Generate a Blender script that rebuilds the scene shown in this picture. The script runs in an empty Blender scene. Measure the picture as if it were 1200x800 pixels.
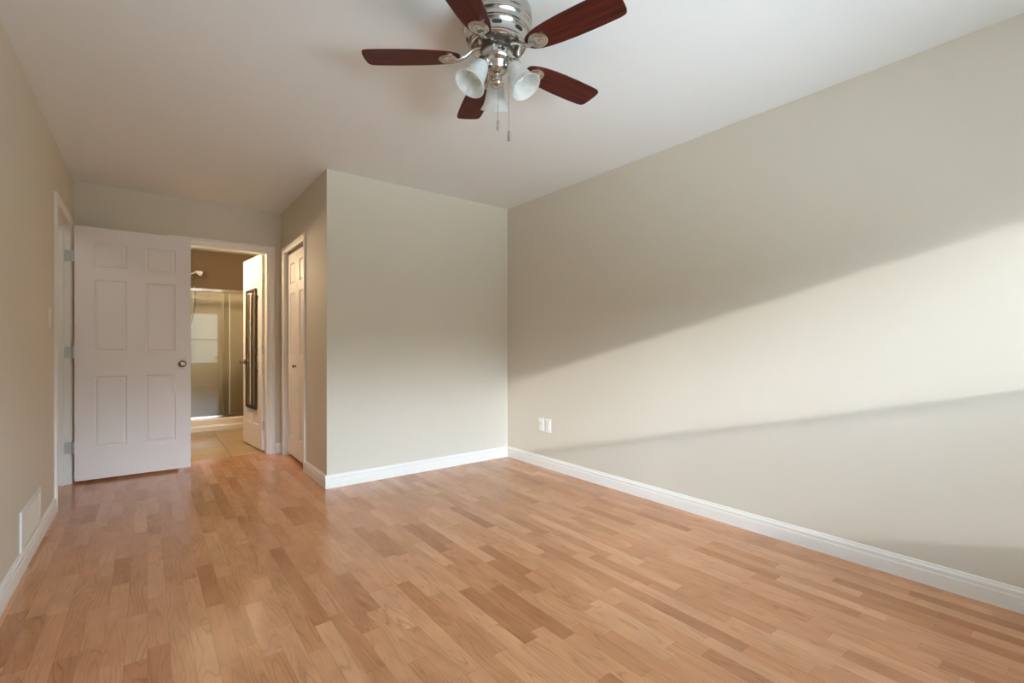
import bpy, bmesh, math, random
from mathutils import Vector, Matrix

R = math.radians
PI = math.pi
SC = bpy.context.scene
COL = SC.collection
random.seed(7)

# ------------------------------------------------------------------ camera
CAM_H = 1.0846
YAW = R(37.783)
cam_d = bpy.data.cameras.new('camera')
cam = bpy.data.objects.new('camera', cam_d)
COL.objects.link(cam)
cam.location = (0, 0, CAM_H)
cam.rotation_euler = (R(90), 0, -YAW)
cam_d.sensor_width = 36.0
cam_d.lens = 551.39 * 36.0 / 1200.0
cam_d.shift_y = 5.85 / 1200.0
cam_d.clip_start = 0.02
SC.camera = cam

# ------------------------------------------------------------------ light and exposure
SKY = 72.0            # radiance of the hazy sky above the tree line
SUN = 2.8            # irradiance of the low sun
SC.view_settings.view_transform = 'Standard'
SC.view_settings.look = 'None'
SC.view_settings.gamma = 1.0
SC.view_settings.use_curve_mapping = False
SC.view_settings.exposure = 0.04
SC.cycles.max_bounces = 16
SC.cycles.diffuse_bounces = 10
SC.cycles.glossy_bounces = 6
SC.cycles.transparent_max_bounces = 24
SC.cycles.sample_clamp_indirect = 12.0

w = bpy.data.worlds.new('sky')
SC.world = w
w.use_nodes = True
nt = w.node_tree
nt.nodes.clear()
o_ = nt.nodes.new('ShaderNodeOutputWorld')
bg = nt.nodes.new('ShaderNodeBackground')
tc = nt.nodes.new('ShaderNodeTexCoord')
sep = nt.nodes.new('ShaderNodeSeparateXYZ')
rp = nt.nodes.new('ShaderNodeValToRGB')
nt.links.new(tc.outputs['Generated'], sep.inputs[0])
hf = nt.nodes.new('ShaderNodeMath')
hf.operation = 'MULTIPLY_ADD'
hf.inputs[1].default_value = 0.5
hf.inputs[2].default_value = 0.5
nt.links.new(sep.outputs['Z'], hf.inputs[0])
nt.links.new(hf.outputs[0], rp.inputs[0])
SUN_DIR = Vector((1.0, 1.9, -0.254 * 1.9)).normalized()
dt = nt.nodes.new('ShaderNodeVectorMath')          # brighter haze round the sun
dt.operation = 'DOT_PRODUCT'
nt.links.new(tc.outputs['Generated'], dt.inputs[0])
dt.inputs[1].default_value = -SUN_DIR
mxm = nt.nodes.new('ShaderNodeMath')
mxm.operation = 'MAXIMUM'
mxm.inputs[1].default_value = 0.0
nt.links.new(dt.outputs['Value'], mxm.inputs[0])
pw = nt.nodes.new('ShaderNodeMath')
pw.operation = 'POWER'
pw.inputs[1].default_value = 120.0
nt.links.new(mxm.outputs[0], pw.inputs[0])
gm = nt.nodes.new('ShaderNodeMath')
gm.operation = 'MULTIPLY_ADD'
gm.inputs[1].default_value = 0.9
gm.inputs[2].default_value = 1.0
nt.links.new(pw.outputs[0], gm.inputs[0])
sc_ = nt.nodes.new('ShaderNodeVectorMath')
sc_.operation = 'SCALE'
mr = nt.nodes.new('ShaderNodeMapRange')            # added dimming of the sky away from the sun, darkens the left floor
mr.interpolation_type = 'SMOOTHSTEP'
mr.inputs['From Min'].default_value = -0.05
mr.inputs['From Max'].default_value = 0.35
mr.inputs['To Min'].default_value = 1.0
mr.inputs['To Max'].default_value = 0.50
nt.links.new(sep.outputs['X'], mr.inputs['Value'])
az = nt.nodes.new('ShaderNodeMath')
az.operation = 'MULTIPLY'
nt.links.new(gm.outputs[0], az.inputs[0])
nt.links.new(mr.outputs[0], az.inputs[1])
nt.links.new(rp.outputs[0], sc_.inputs[0])
nt.links.new(az.outputs[0], sc_.inputs['Scale'])
nt.links.new(sc_.outputs[0], bg.inputs[0])
nt.links.new(bg.outputs[0], o_.inputs[0])
cr = rp.color_ramp                        # trees and ground low down, bright haze above them
cr.elements[0].position = 0.0
cr.elements[0].color = (0.35, 0.42, 0.47, 1)
cr.elements[1].position = 0.30
cr.elements[1].color = (0.35, 0.42, 0.47, 1)
for p_, c_ in ((0.44, (0.04, 0.05, 0.05, 1)), (0.570, (0.04, 0.05, 0.05, 1)), (0.610, (0.72, 0.88, 1.04, 1)), (0.75, (0.56, 0.76, 1.0, 1)), (1.0, (0.40, 0.56, 0.86, 1))):
    e_ = cr.elements.new(p_)
    e_.color = c_
bg.inputs[1].default_value = SKY

sun_d = bpy.data.lights.new('sun', 'SUN')
sun_d.energy = SUN
sun_d.color = (1.0, 0.97, 0.93)
sun_d.angle = R(0.85)
sun = bpy.data.objects.new('sun', sun_d)
COL.objects.link(sun)
sun.location = (-6, -10, 5)
sun.rotation_euler = SUN_DIR.to_track_quat('-Z', 'Y').to_euler()

# ------------------------------------------------------------------ room measures
XL, XR = -0.480, 2.8166          # left and right wall faces
YC, XC = 3.704, 1.083            # closet front and closet side faces
YB, YR = 5.254, -1.20            # back wall face, rear (window) wall face
CH = 2.44
T = 0.116
BX0, BX1 = 0.207, 0.965          # bathroom doorway
LY0, LY1 = 4.315, 5.075          # doorway in the left wall
KY0, KY1 = 4.365, 5.105          # closet doorway
DH = 2.035                       # door opening height
WX0, WX1, WZ0, WZ1 = 0.12, 2.40, 0.56, 2.06      # window opening
BYE = 7.95                       # bathroom end wall
BL, BR = 0.09, 1.55              # bathroom left and right wall faces

p_d = bpy.data.lights.new('window_portal', 'AREA')
p_d.shape = 'RECTANGLE'
p_d.size = WX1 - WX0
p_d.size_y = WZ1 - WZ0
p_d.cycles.is_portal = True
p_o = bpy.data.objects.new('window_portal', p_d)
COL.objects.link(p_o)
p_o.location = ((WX0 + WX1) / 2, YR - T - 0.02, (WZ0 + WZ1) / 2)
p_o.rotation_euler = (R(90), 0, 0)
p_o.rotation_euler = Vector((0, 1, 0)).to_track_quat('-Z', 'Z').to_euler()

# ------------------------------------------------------------------ materials
def mat(name, col=(0.8, 0.8, 0.8), rough=0.5, metal=0.0, spec=0.5, bump=0.0, bscale=60.0, var=0.0, vscale=3.0, coat=0.0):
    m = bpy.data.materials.new(name)
    m.use_nodes = True
    t = m.node_tree
    b = t.nodes['Principled BSDF']
    b.inputs['Base Color'].default_value = (*col, 1)
    b.inputs['Roughness'].default_value = rough
    b.inputs['Metallic'].default_value = metal
    b.inputs['Specular IOR Level'].default_value = spec
    b.inputs['Coat Weight'].default_value = coat
    tcn = t.nodes.new('ShaderNodeTexCoord')
    if bump:
        n = t.nodes.new('ShaderNodeTexNoise')
        n.inputs['Scale'].default_value = bscale
        n.inputs['Detail'].default_value = 4
        t.links.new(tcn.outputs['Object'], n.inputs['Vector'])
        bp = t.nodes.new('ShaderNodeBump')
        bp.inputs['Strength'].default_value = bump
        bp.inputs['Distance'].default_value = 0.002
        t.links.new(n.outputs[0], bp.inputs['Height'])
        t.links.new(bp.outputs[0], b.inputs['Normal'])
    if var:
        n2 = t.nodes.new('ShaderNodeTexNoise')
        n2.inputs['Scale'].default_value = vscale
        n2.inputs['Detail'].default_value = 3
        t.links.new(tcn.outputs['Object'], n2.inputs['Vector'])
        mx = t.nodes.new('ShaderNodeMix')
        mx.data_type = 'RGBA'
        mx.inputs['A'].default_value = (*[c * (1 - var) for c in col], 1)
        mx.inputs['B'].default_value = (*[min(1, c * (1 + var)) for c in col], 1)
        t.links.new(n2.outputs[0], mx.inputs['Factor'])
        t.links.new(mx.outputs['Result'], b.inputs['Base Color'])
    return m

M = {}
M['wall'] = mat('beige_wall_paint', (0.675, 0.63, 0.53), 0.62, spec=0.3, bump=0.12, bscale=220, var=0.012)
M['ceiling'] = mat('white_ceiling_paint', (0.81, 0.84, 0.84), 0.8, spec=0.2, bump=0.2, bscale=120, var=0.01)
M['trim'] = mat('white_trim_paint', (0.85, 0.83, 0.775), 0.38, bump=0.03, bscale=90)
M['door'] = mat('white_door_paint', (0.86, 0.825, 0.81), 0.42, bump=0.10, bscale=70)
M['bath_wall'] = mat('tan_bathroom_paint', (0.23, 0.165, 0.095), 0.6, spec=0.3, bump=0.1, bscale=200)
M['surround'] = mat('cream_shower_surround', (0.80, 0.72, 0.58), 0.25, spec=0.5, var=0.02)
M['pan'] = mat('cream_shower_base', (0.84, 0.76, 0.64), 0.25)
M['chrome'] = mat('polished_chrome', (0.86, 0.87, 0.88), 0.10, metal=1.0)
M['hinge'] = mat('satin_hinge_steel', (0.66, 0.66, 0.64), 0.35, metal=1.0, var=0.05, vscale=60)
M['nickel'] = mat('brushed_nickel', (0.54, 0.52, 0.485), 0.24, metal=1.0, bump=0.05, bscale=300)
M['nickel_dark'] = mat('antique_nickel', (0.32, 0.28, 0.24), 0.28, metal=1.0)
M['bronze'] = mat('oil_rubbed_bronze', (0.16, 0.125, 0.10), 0.30, metal=1.0)
M['black'] = mat('black_gap', (0.012, 0.011, 0.011), 0.6)
M['plastic'] = mat('white_plastic', (0.80, 0.79, 0.75), 0.35)
M['ivory'] = mat('ivory_painted_steel', (0.78, 0.74, 0.66), 0.42)
M['vinyl'] = mat('white_vinyl', (0.86, 0.86, 0.85), 0.3)
M['slat'] = mat('white_blind_slat', (0.84, 0.84, 0.82), 0.4)
_t = M['slat'].node_tree
_tl = _t.nodes.new('ShaderNodeBsdfTranslucent')
_tl.inputs[0].default_value = (0.84, 0.84, 0.82, 1)
_mx = _t.nodes.new('ShaderNodeMixShader')
_mx.inputs[0].default_value = 0.3
_t.links.new(_t.nodes['Principled BSDF'].outputs[0], _mx.inputs[1])
_t.links.new(_tl.outputs[0], _mx.inputs[2])
_t.links.new(_mx.outputs[0], _t.nodes['Material Output'].inputs[0])
M['frame'] = mat('espresso_wood_frame', (0.045, 0.026, 0.016), 0.32, var=0.25, vscale=25)
M['mirror'] = mat('mirror_silver', (0.86, 0.87, 0.86), 0.015, metal=1.0)
M['rubber'] = mat('black_rubber', (0.03, 0.03, 0.03), 0.5)


def wood_blade():
    m = bpy.data.materials.new('mahogany_blade_wood')
    m.use_nodes = True
    t = m.node_tree
    b = t.nodes['Principled BSDF']
    tcn = t.nodes.new('ShaderNodeTexCoord')
    mp = t.nodes.new('ShaderNodeMapping')
    mp.inputs['Scale'].default_value = (3, 60, 60)
    n = t.nodes.new('ShaderNodeTexNoise')
    n.inputs['Scale'].default_value = 1.6
    n.inputs['Detail'].default_value = 6
    r = t.nodes.new('ShaderNodeValToRGB')
    r.color_ramp.elements[0].position = 0.33
    r.color_ramp.elements[0].color = (0.036, 0.0055, 0.0035, 1)
    r.color_ramp.elements[1].position = 0.70
    r.color_ramp.elements[1].color = (0.115, 0.015, 0.008, 1)
    t.links.new(tcn.outputs['Object'], mp.inputs[0])
    t.links.new(mp.outputs[0], n.inputs['Vector'])
    t.links.new(n.outputs[0], r.inputs[0])
    t.links.new(r.outputs[0], b.inputs['Base Color'])
    b.inputs['Roughness'].default_value = 0.4
    b.inputs['Specular IOR Level'].default_value = 0.22
    return m


M['blade'] = wood_blade()


def N(t, kind, **kw):
    n = t.nodes.new(kind)
    for k, v in kw.items():
        setattr(n, k, v)
    return n


def mth(t, op, a, b=None, c=None):
    n = t.nodes.new('ShaderNodeMath')
    n.operation = op
    for i, v in enumerate((a, b, c)):
        if v is None:
            continue
        if isinstance(v, (int, float)):
            n.inputs[i].default_value = v
        else:
            t.links.new(v, n.inputs[i])
    return n.outputs[0]


def floor_mat():
    """cherry laminate in three-strip planks that run along Y"""
    m = bpy.data.materials.new('cherry_laminate')
    m.use_nodes = True
    t = m.node_tree
    L = t.links
    b = t.nodes['Principled BSDF']
    tcn = t.nodes.new('ShaderNodeTexCoord')
    sp = t.nodes.new('ShaderNodeSeparateXYZ')
    L.new(tcn.outputs['Object'], sp.inputs[0])
    X, Y = sp.outputs[0], sp.outputs[1]
    SW = 0.064
    u = mth(t, 'DIVIDE', X, SW)
    row = mth(t, 'FLOOR', u)
    uf = mth(t, 'FRACT', u)
    wn = N(t, 'ShaderNodeTexWhiteNoise', noise_dimensions='1D')
    L.new(row, wn.inputs['W'])
    ln = mth(t, 'ADD', mth(t, 'MULTIPLY', wn.outputs['Value'], 0.16), 0.33)
    off = mth(t, 'MULTIPLY', wn.outputs['Value'], 37.7)
    v = mth(t, 'ADD', mth(t, 'DIVIDE', Y, ln), off)
    cell = mth(t, 'FLOOR', v)
    vf = mth(t, 'FRACT', v)
    cmb = t.nodes.new('ShaderNodeCombineXYZ')
    L.new(row, cmb.inputs[0])
    L.new(cell, cmb.inputs[1])
    wn2 = N(t, 'ShaderNodeTexWhiteNoise', noise_dimensions='2D')
    L.new(cmb.outputs[0], wn2.inputs['Vector'])
    rnd = wn2.outputs['Value']
    sc2 = t.nodes.new('ShaderNodeSeparateColor')
    L.new(wn2.outputs['Color'], sc2.inputs[0])
    r2 = sc2.outputs[1]
    # board colour
    ramp = t.nodes.new('ShaderNodeValToRGB')
    els = ramp.color_ramp.elements
    els[0].position = 0.0
    els[0].color = (0.40, 0.168, 0.071, 1)
    els[1].position = 1.0
    els[1].color = (0.63, 0.330, 0.170, 1)
    for p, c in ((0.2, (0.49, 0.218, 0.096, 1)), (0.55, (0.545, 0.260, 0.122, 1)), (0.8, (0.58, 0.288, 0.140, 1))):
        e = els.new(p)
        e.color = c
    L.new(rnd, ramp.inputs[0])
    # cathedral figure: contour lines of a stretched noise, different on each board
    pv = t.nodes.new('ShaderNodeCombineXYZ')
    L.new(mth(t, 'ADD', mth(t, 'MULTIPLY', X, 12.0), mth(t, 'MULTIPLY', r2, 57.0)), pv.inputs[0])
    L.new(mth(t, 'ADD', mth(t, 'MULTIPLY', Y, 1.3), mth(t, 'MULTIPLY', rnd, 91.0)), pv.inputs[1])
    L.new(mth(t, 'MULTIPLY', r2, 13.0), pv.inputs[2])
    n1 = t.nodes.new('ShaderNodeTexNoise')
    n1.inputs['Scale'].default_value = 1.0
    n1.inputs['Detail'].default_value = 1.5
    n1.inputs['Roughness'].default_value = 0.35
    L.new(pv.outputs[0], n1.inputs['Vector'])
    ring = mth(t, 'FRACT', mth(t, 'MULTIPLY', n1.outputs[0], 15.0))
    rr = t.nodes.new('ShaderNodeValToRGB')
    rr.color_ramp.elements[0].position = 0.0
    rr.color_ramp.elements[0].color = (0.73, 0.68, 0.63, 1)
    rr.color_ramp.elements[1].position = 1.0
    rr.color_ramp.elements[1].color = (0.84, 0.81, 0.78, 1)
    e = rr.color_ramp.elements.new(0.18)
    e.color = (1.0, 1.0, 1.0, 1)
    e = rr.color_ramp.elements.new(0.8)
    e.color = (1.04, 1.04, 1.04, 1)
    L.new(ring, rr.inputs[0])
    # fine fibres
    fv = t.nodes.new('ShaderNodeCombineXYZ')
    L.new(mth(t, 'MULTIPLY', X, 260.0), fv.inputs[0])
    L.new(mth(t, 'ADD', mth(t, 'MULTIPLY', Y, 9.0), mth(t, 'MULTIPLY', rnd, 33.0)), fv.inputs[1])
    n2 = t.nodes.new('ShaderNodeTexNoise')
    n2.inputs['Scale'].default_value = 1.0
    n2.inputs['Detail'].default_value = 3
    L.new(fv.outputs[0], n2.inputs['Vector'])
    fib = mth(t, 'ADD', mth(t, 'MULTIPLY', n2.outputs[0], 0.30), 0.85)
    # broad tone drift in a board
    dv = t.nodes.new('ShaderNodeCombineXYZ')
    L.new(mth(t, 'ADD', mth(t, 'MULTIPLY', X, 14.0), mth(t, 'MULTIPLY', rnd, 41.0)), dv.inputs[0])
    L.new(mth(t, 'ADD', mth(t, 'MULTIPLY', Y, 4.0), mth(t, 'MULTIPLY', r2, 71.0)), dv.inputs[1])
    n3 = t.nodes.new('ShaderNodeTexNoise')
    n3.inputs['Scale'].default_value = 1.0
    n3.inputs['Detail'].default_value = 2
    L.new(dv.outputs[0], n3.inputs['Vector'])
    drift = mth(t, 'ADD', mth(t, 'MULTIPLY', n3.outputs[0], 0.56), 0.72)
    # seams
    seam_u = mth(t, 'LESS_THAN', uf, 0.03)
    seam_v = mth(t, 'LESS_THAN', vf, 0.005)
    seam = mth(t, 'SUBTRACT', 1.0, mth(t, 'MULTIPLY', mth(t, 'MAXIMUM', seam_u, seam_v), 0.20))
    k = mth(t, 'MULTIPLY', mth(t, 'MULTIPLY', fib, drift), seam)
    m1 = N(t, 'ShaderNodeMix', data_type='RGBA', blend_type='MULTIPLY')
    # the figure is strong on some boards and faint on others
    gv = t.nodes.new('ShaderNodeCombineXYZ')
    L.new(mth(t, 'ADD', mth(t, 'MULTIPLY', X, 9.0), mth(t, 'MULTIPLY', r2, 19.0)), gv.inputs[0])
    L.new(mth(t, 'ADD', mth(t, 'MULTIPLY', Y, 3.0), mth(t, 'MULTIPLY', rnd, 29.0)), gv.inputs[1])
    n4 = t.nodes.new('ShaderNodeTexNoise')
    n4.inputs['Scale'].default_value = 1.0
    L.new(gv.outputs[0], n4.inputs['Vector'])
    fm = N(t, 'ShaderNodeMapRange')
    fm.inputs['From Min'].default_value = 0.36
    fm.inputs['From Max'].default_value = 0.66
    fm.inputs['To Min'].default_value = 0.22
    fm.inputs['To Max'].default_value = 1.0
    L.new(n4.outputs[0], fm.inputs['Value'])
    L.new(fm.outputs[0], m1.inputs['Factor'])
    L.new(ramp.outputs[0], m1.inputs['A'])
    L.new(rr.outputs[0], m1.inputs['B'])
    vm = N(t, 'ShaderNodeVectorMath', operation='SCALE')
    L.new(m1.outputs['Result'], vm.inputs[0])
    L.new(k, vm.inputs['Scale'])
    L.new(vm.outputs[0], b.inputs['Base Color'])
    b.inputs['Roughness'].default_value = 0.17
    b.inputs['Specular IOR Level'].default_value = 0.48
    nb = t.nodes.new('ShaderNodeTexNoise')
    nb.inputs['Scale'].default_value = 9.0
    L.new(tcn.outputs['Object'], nb.inputs['Vector'])
    bp = t.nodes.new('ShaderNodeBump')
    bp.inputs['Strength'].default_value = 0.06
    bp.inputs['Distance'].default_value = 0.01
    L.new(nb.outputs[0], bp.inputs['Height'])
    L.new(bp.outputs[0], b.inputs['Normal'])
    return m


M['floor'] = floor_mat()


def tile_mat():
    m = bpy.data.materials.new('beige_floor_tile')
    m.use_nodes = True
    t = m.node_tree
    b = t.nodes['Principled BSDF']
    tcn = t.nodes.new('ShaderNodeTexCoord')
    br = t.nodes.new('ShaderNodeTexBrick')
    br.offset = 0.0
    br.inputs['Scale'].default_value = 1.0
    br.inputs['Mortar Size'].default_value = 0.006
    br.inputs['Mortar Smooth'].default_value = 0.3
    br.inputs['Brick Width'].default_value = 0.33
    br.inputs['Row Height'].default_value = 0.33
    br.inputs['Color1'].default_value = (0.36, 0.255, 0.135, 1)
    br.inputs['Color2'].default_value = (0.44, 0.32, 0.175, 1)
    br.inputs['Mortar'].default_value = (0.19, 0.13, 0.075, 1)
    t.links.new(tcn.outputs['Object'], br.inputs['Vector'])
    mp = t.nodes.new('ShaderNodeMapping')
    mp.inputs['Scale'].default_value = (2.5, 14, 1)
    n = t.nodes.new('ShaderNodeTexNoise')
    n.inputs['Scale'].default_value = 1.5
    n.inputs['Detail'].default_value = 5
    t.links.new(tcn.outputs['Object'], mp.inputs[0])
    t.links.new(mp.outputs[0], n.inputs['Vector'])
    s = mth(t, 'ADD', mth(t, 'MULTIPLY', n.outputs[0], 0.7), 0.65)
    vm = N(t, 'ShaderNodeVectorMath', operation='SCALE')
    t.links.new(br.outputs['Color'], vm.inputs[0])
    t.links.new(s, vm.inputs['Scale'])
    t.links.new(vm.outputs[0], b.inputs['Base Color'])
    b.inputs['Roughness'].default_value = 0.36
    b.inputs['Specular IOR Level'].default_value = 0.25
    return m


M['tile'] = tile_mat()


def pane_mat(name, tint=(1, 1, 1), rough=0.0, ior=1.5, boost=1.0):
    """thin clear pane: passes light straight through, mirrors by Fresnel"""
    m = bpy.data.materials.new(name)
    m.use_nodes = True
    t = m.node_tree
    t.nodes.clear()
    o = t.nodes.new('ShaderNodeOutputMaterial')
    tr = t.nodes.new('ShaderNodeBsdfTransparent')
    tr.inputs[0].default_value = (*tint, 1)
    gl = t.nodes.new('ShaderNodeBsdfGlossy')
    gl.inputs['Roughness'].default_value = rough
    fr = t.nodes.new('ShaderNodeFresnel')
    fr.inputs[0].default_value = ior
    mx = t.nodes.new('ShaderNodeMixShader')
    f = mth(t, 'MULTIPLY', fr.outputs[0], boost)
    t.links.new(f, mx.inputs[0])
    t.links.new(tr.outputs[0], mx.inputs[1])
    t.links.new(gl.outputs[0], mx.inputs[2])
    t.links.new(mx.outputs[0], o.inputs[0])
    return m


M['pane'] = pane_mat('window_glass')
M['shower_glass'] = pane_mat('shower_glass', (0.93, 0.94, 0.92), 0.008, 1.5, 1.3)


def alabaster():
    m = bpy.data.materials.new('alabaster_glass')
    m.use_nodes = True
    t = m.node_tree
    b = t.nodes['Principled BSDF']
    tcn = t.nodes.new('ShaderNodeTexCoord')
    n = t.nodes.new('ShaderNodeTexNoise')
    n.inputs['Scale'].default_value = 16
    n.inputs['Detail'].default_value = 3
    n.inputs['Distortion'].default_value = 1.6
    t.links.new(tcn.outputs['Object'], n.inputs['Vector'])
    r = t.nodes.new('ShaderNodeValToRGB')
    r.color_ramp.elements[0].position = 0.35
    r.color_ramp.elements[0].color = (0.80, 0.83, 0.82, 1)
    r.color_ramp.elements[1].position = 0.65
    r.color_ramp.elements[1].color = (0.95, 0.96, 0.95, 1)
    t.links.new(n.outputs[0], r.inputs[0])
    t.links.new(r.outputs[0], b.inputs['Base Color'])
    b.inputs['Roughness'].default_value = 0.18
    tl = t.nodes.new('ShaderNodeBsdfTranslucent')
    t.links.new(r.outputs[0], tl.inputs[0])
    mx = t.nodes.new('ShaderNodeMixShader')
    mx.inputs[0].default_value = 0.6
    out = t.nodes['Material Output']
    t.links.new(b.outputs[0], mx.inputs[1])
    t.links.new(tl.outputs[0], mx.inputs[2])
    t.links.new(mx.outputs[0], out.inputs[0])
    return m


M['alabaster'] = alabaster()


def emit(name, col, s):
    m = bpy.data.materials.new(name)
    m.use_nodes = True
    b = m.node_tree.nodes['Principled BSDF']
    b.inputs['Base Color'].default_value = (0.9, 0.85, 0.75, 1)
    b.inputs['Emission Color'].default_value = (*col, 1)
    b.inputs['Emission Strength'].default_value = s
    return m


M['bulb'] = emit('warm_lit_glass', (1.0, 0.76, 0.48), 210.0)

M['hall_fill'] = emit('hall_fill_glow', (1.0, 0.93, 0.82), 22.0)  # glow of the added fill light in the hallway

# ------------------------------------------------------------------ mesh helpers
def box(bm, x0, x1, y0, y1, z0, z1, bevel=0.0, seg=1):
    vs = [bm.verts.new((x, y, z)) for x in (x0, x1) for y in (y0, y1) for z in (z0, z1)]
    idx = ((0, 1, 3, 2), (4, 6, 7, 5), (0, 4, 5, 1), (2, 3, 7, 6), (0, 2, 6, 4), (1, 5, 7, 3))
    fs = [bm.faces.new([vs[i] for i in f]) for f in idx]
    if bevel:
        es = list({e for f in fs for e in f.edges})
        bmesh.ops.bevel(bm, geom=es, offset=bevel, segments=seg, affect='EDGES', profile=0.5)


def lathe(bm, prof, seg=32, mtx=None, cap0=False, cap1=False):
    """prof = [(r, z)] turned about Z"""
    rings = []
    for r, z in prof:
        if r < 1e-6:
            rings.append([bm.verts.new((0, 0, z))])
        else:
            rings.append([bm.verts.new((r * math.cos(2 * PI * i / seg), r * math.sin(2 * PI * i / seg), z)) for i in range(seg)])
    new = [v for rg in rings for v in rg]
    for a, b in zip(rings, rings[1:]):
        for i in range(seg):
            j = (i + 1) % seg
            if len(a) == 1 and len(b) == 1:
                continue
            if len(a) == 1:
                bm.faces.new((a[0], b[i], b[j]))
            elif len(b) == 1:
                bm.faces.new((a[i], b[0], a[j]))
            else:
                bm.faces.new((a[i], b[i], b[j], a[j]))
    if cap0 and len(rings[0]) > 1:
        bm.faces.new(rings[0])
    if cap1 and len(rings[-1]) > 1:
        bm.faces.new(rings[-1])
    if mtx is not None:
        for v in new:
            v.co = mtx @ v.co
    return new


def tube(bm, pts, rad, seg=10):
    """round bar through points; rad a number or one per point"""
    pts = [Vector(p) for p in pts]
    rads = rad if isinstance(rad, (list, tuple)) else [rad] * len(pts)
    rings = []
    up = Vector((0, 0, 1))
    for i, p in enumerate(pts):
        d = (pts[min(i + 1, len(pts) - 1)] - pts[max(i - 1, 0)]).normalized()
        a = d.cross(up)
        if a.length < 1e-3:
            a = d.cross(Vector((1, 0, 0)))
        a.normalize()
        b = d.cross(a)
        rings.append([bm.verts.new(p + (a * math.cos(2 * PI * k / seg) + b * math.sin(2 * PI * k / seg)) * rads[i]) for k in range(seg)])
    for r0, r1 in zip(rings, rings[1:]):
        for k in range(seg):
            j = (k + 1) % seg
            bm.faces.new((r0[k], r0[j], r1[j], r1[k]))
    bm.faces.new(rings[0])
    bm.faces.new(rings[-1])


def prism(bm, prof, a, b, n, up=Vector((0, 0, 1))):
    """closed profile [(out, up)] swept from a to b; n = direction of 'out'"""
    a, b, n = Vector(a), Vector(b), Vector(n)
    r0 = [bm.verts.new(a + n * p + up * q) for p, q in prof]
    r1 = [bm.verts.new(b + n * p + up * q) for p, q in prof]
    k = len(prof)
    for i in range(k):
        j = (i + 1) % k
        bm.faces.new((r0[i], r0[j], r1[j], r1[i]))
    bm.faces.new(r0)
    bm.faces.new(list(reversed(r1)))


def obj(name, bm, m, parent=None, smooth=False, loc=None, rot=None):
    bmesh.ops.recalc_face_normals(bm, faces=bm.faces[:])
    me = bpy.data.meshes.new(name)
    bm.to_mesh(me)
    bm.free()
    me.materials.append(M[m] if isinstance(m, str) else m)
    if smooth:
        for p in me.polygons:
            p.use_smooth = True
        me.set_sharp_from_angle(angle=R(38))
    o = bpy.data.objects.new(name, me)
    COL.objects.link(o)
    if parent is not None:
        o.parent = parent
    if loc:
        o.location = loc
    if rot:
        o.rotation_euler = rot
    return o


def struct(name, bm, m, label=None, smooth=False, **kw):
    o = obj(name, bm, m, None, smooth, **kw)
    o['kind'] = 'structure'
    if label:
        o['label'] = label
    return o


def thing(name, label, cat, loc=(0, 0, 0), rz=0.0, group=None, kind=None):
    o = bpy.data.objects.new(name, None)
    COL.objects.link(o)
    o.empty_display_size = 0.1
    o.location = loc
    o.rotation_euler = (0, 0, rz)
    o['label'] = label
    o['category'] = cat
    if group:
        o['group'] = group
    if kind:
        o['kind'] = kind
    return o


def tag(o, label, cat, group=None):
    o['label'] = label
    o['category'] = cat
    if group:
        o['group'] = group
    return o


B = bmesh.new

# ------------------------------------------------------------------ room shell
bm = B()
box(bm, -1.75, 3.0, YR - T, YB + T, -0.12, 0.0)
struct('floor', bm, 'floor')
bm = B()
box(bm, BL, BR, YB + T, BYE, -0.12, -0.001)
struct('floor_bathroom', bm, 'tile')
bm = B()
box(bm, -1.75, 3.0, YR - T, BYE + T, CH, CH + 0.12)
struct('ceiling', bm, 'ceiling')

bm = B()
box(bm, XR, XR + T, YR, YC, 0, CH)
struct('wall_right', bm, 'wall')
bm = B()
box(bm, XL - T, XL, YR, LY0, 0, CH)
box(bm, XL - T, XL, LY1, YB, 0, CH)
box(bm, XL - T, XL, LY0, LY1, DH + 0.02, CH)
struct('wall_left', bm, 'wall')
bm = B()
box(bm, -1.75, BX0, YB, YB + T, 0, CH)
box(bm, BX1, 3.0, YB, YB + T, 0, CH)
box(bm, BX0, BX1, YB, YB + T, DH + 0.0, CH)
struct('wall_back', bm, 'wall')
bm = B()
box(bm, XC, 3.0, YC, YC + T, 0, CH)
struct('wall_closet_front', bm, 'wall')
bm = B()
box(bm, XC, XC + 0.11, YC + T, KY0, 0, CH)
box(bm, XC, XC + 0.11, KY1, YB, 0, CH)
box(bm, XC, XC + 0.11, KY0, KY1, DH - 0.01, CH)
struct('wall_closet_side', bm, 'wall')
bm = B()
box(bm, -1.75, WX0, YR - T, YR, 0, CH)
box(bm, WX1, 3.0, YR - T, YR, 0, CH)
box(bm, WX0, WX1, YR - T, YR, 0, WZ0)
box(bm, WX0, WX1, YR - T, YR, WZ1, CH)
struct('wall_rear', bm, 'wall')
bm = B()
box(bm, -1.75, -1.65, YR, YB, 0, CH)
struct('wall_hallway', bm, 'wall')
# bathroom shell
bm = B()
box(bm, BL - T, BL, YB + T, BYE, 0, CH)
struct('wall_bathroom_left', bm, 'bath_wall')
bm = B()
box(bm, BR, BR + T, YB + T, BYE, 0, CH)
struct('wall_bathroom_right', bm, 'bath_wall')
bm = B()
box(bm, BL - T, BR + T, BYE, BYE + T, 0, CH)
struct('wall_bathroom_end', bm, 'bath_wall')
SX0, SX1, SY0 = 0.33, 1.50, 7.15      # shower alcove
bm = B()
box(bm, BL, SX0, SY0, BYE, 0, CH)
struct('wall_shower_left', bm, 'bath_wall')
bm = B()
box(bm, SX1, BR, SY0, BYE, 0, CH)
struct('wall_shower_right', bm, 'bath_wall')

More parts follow.
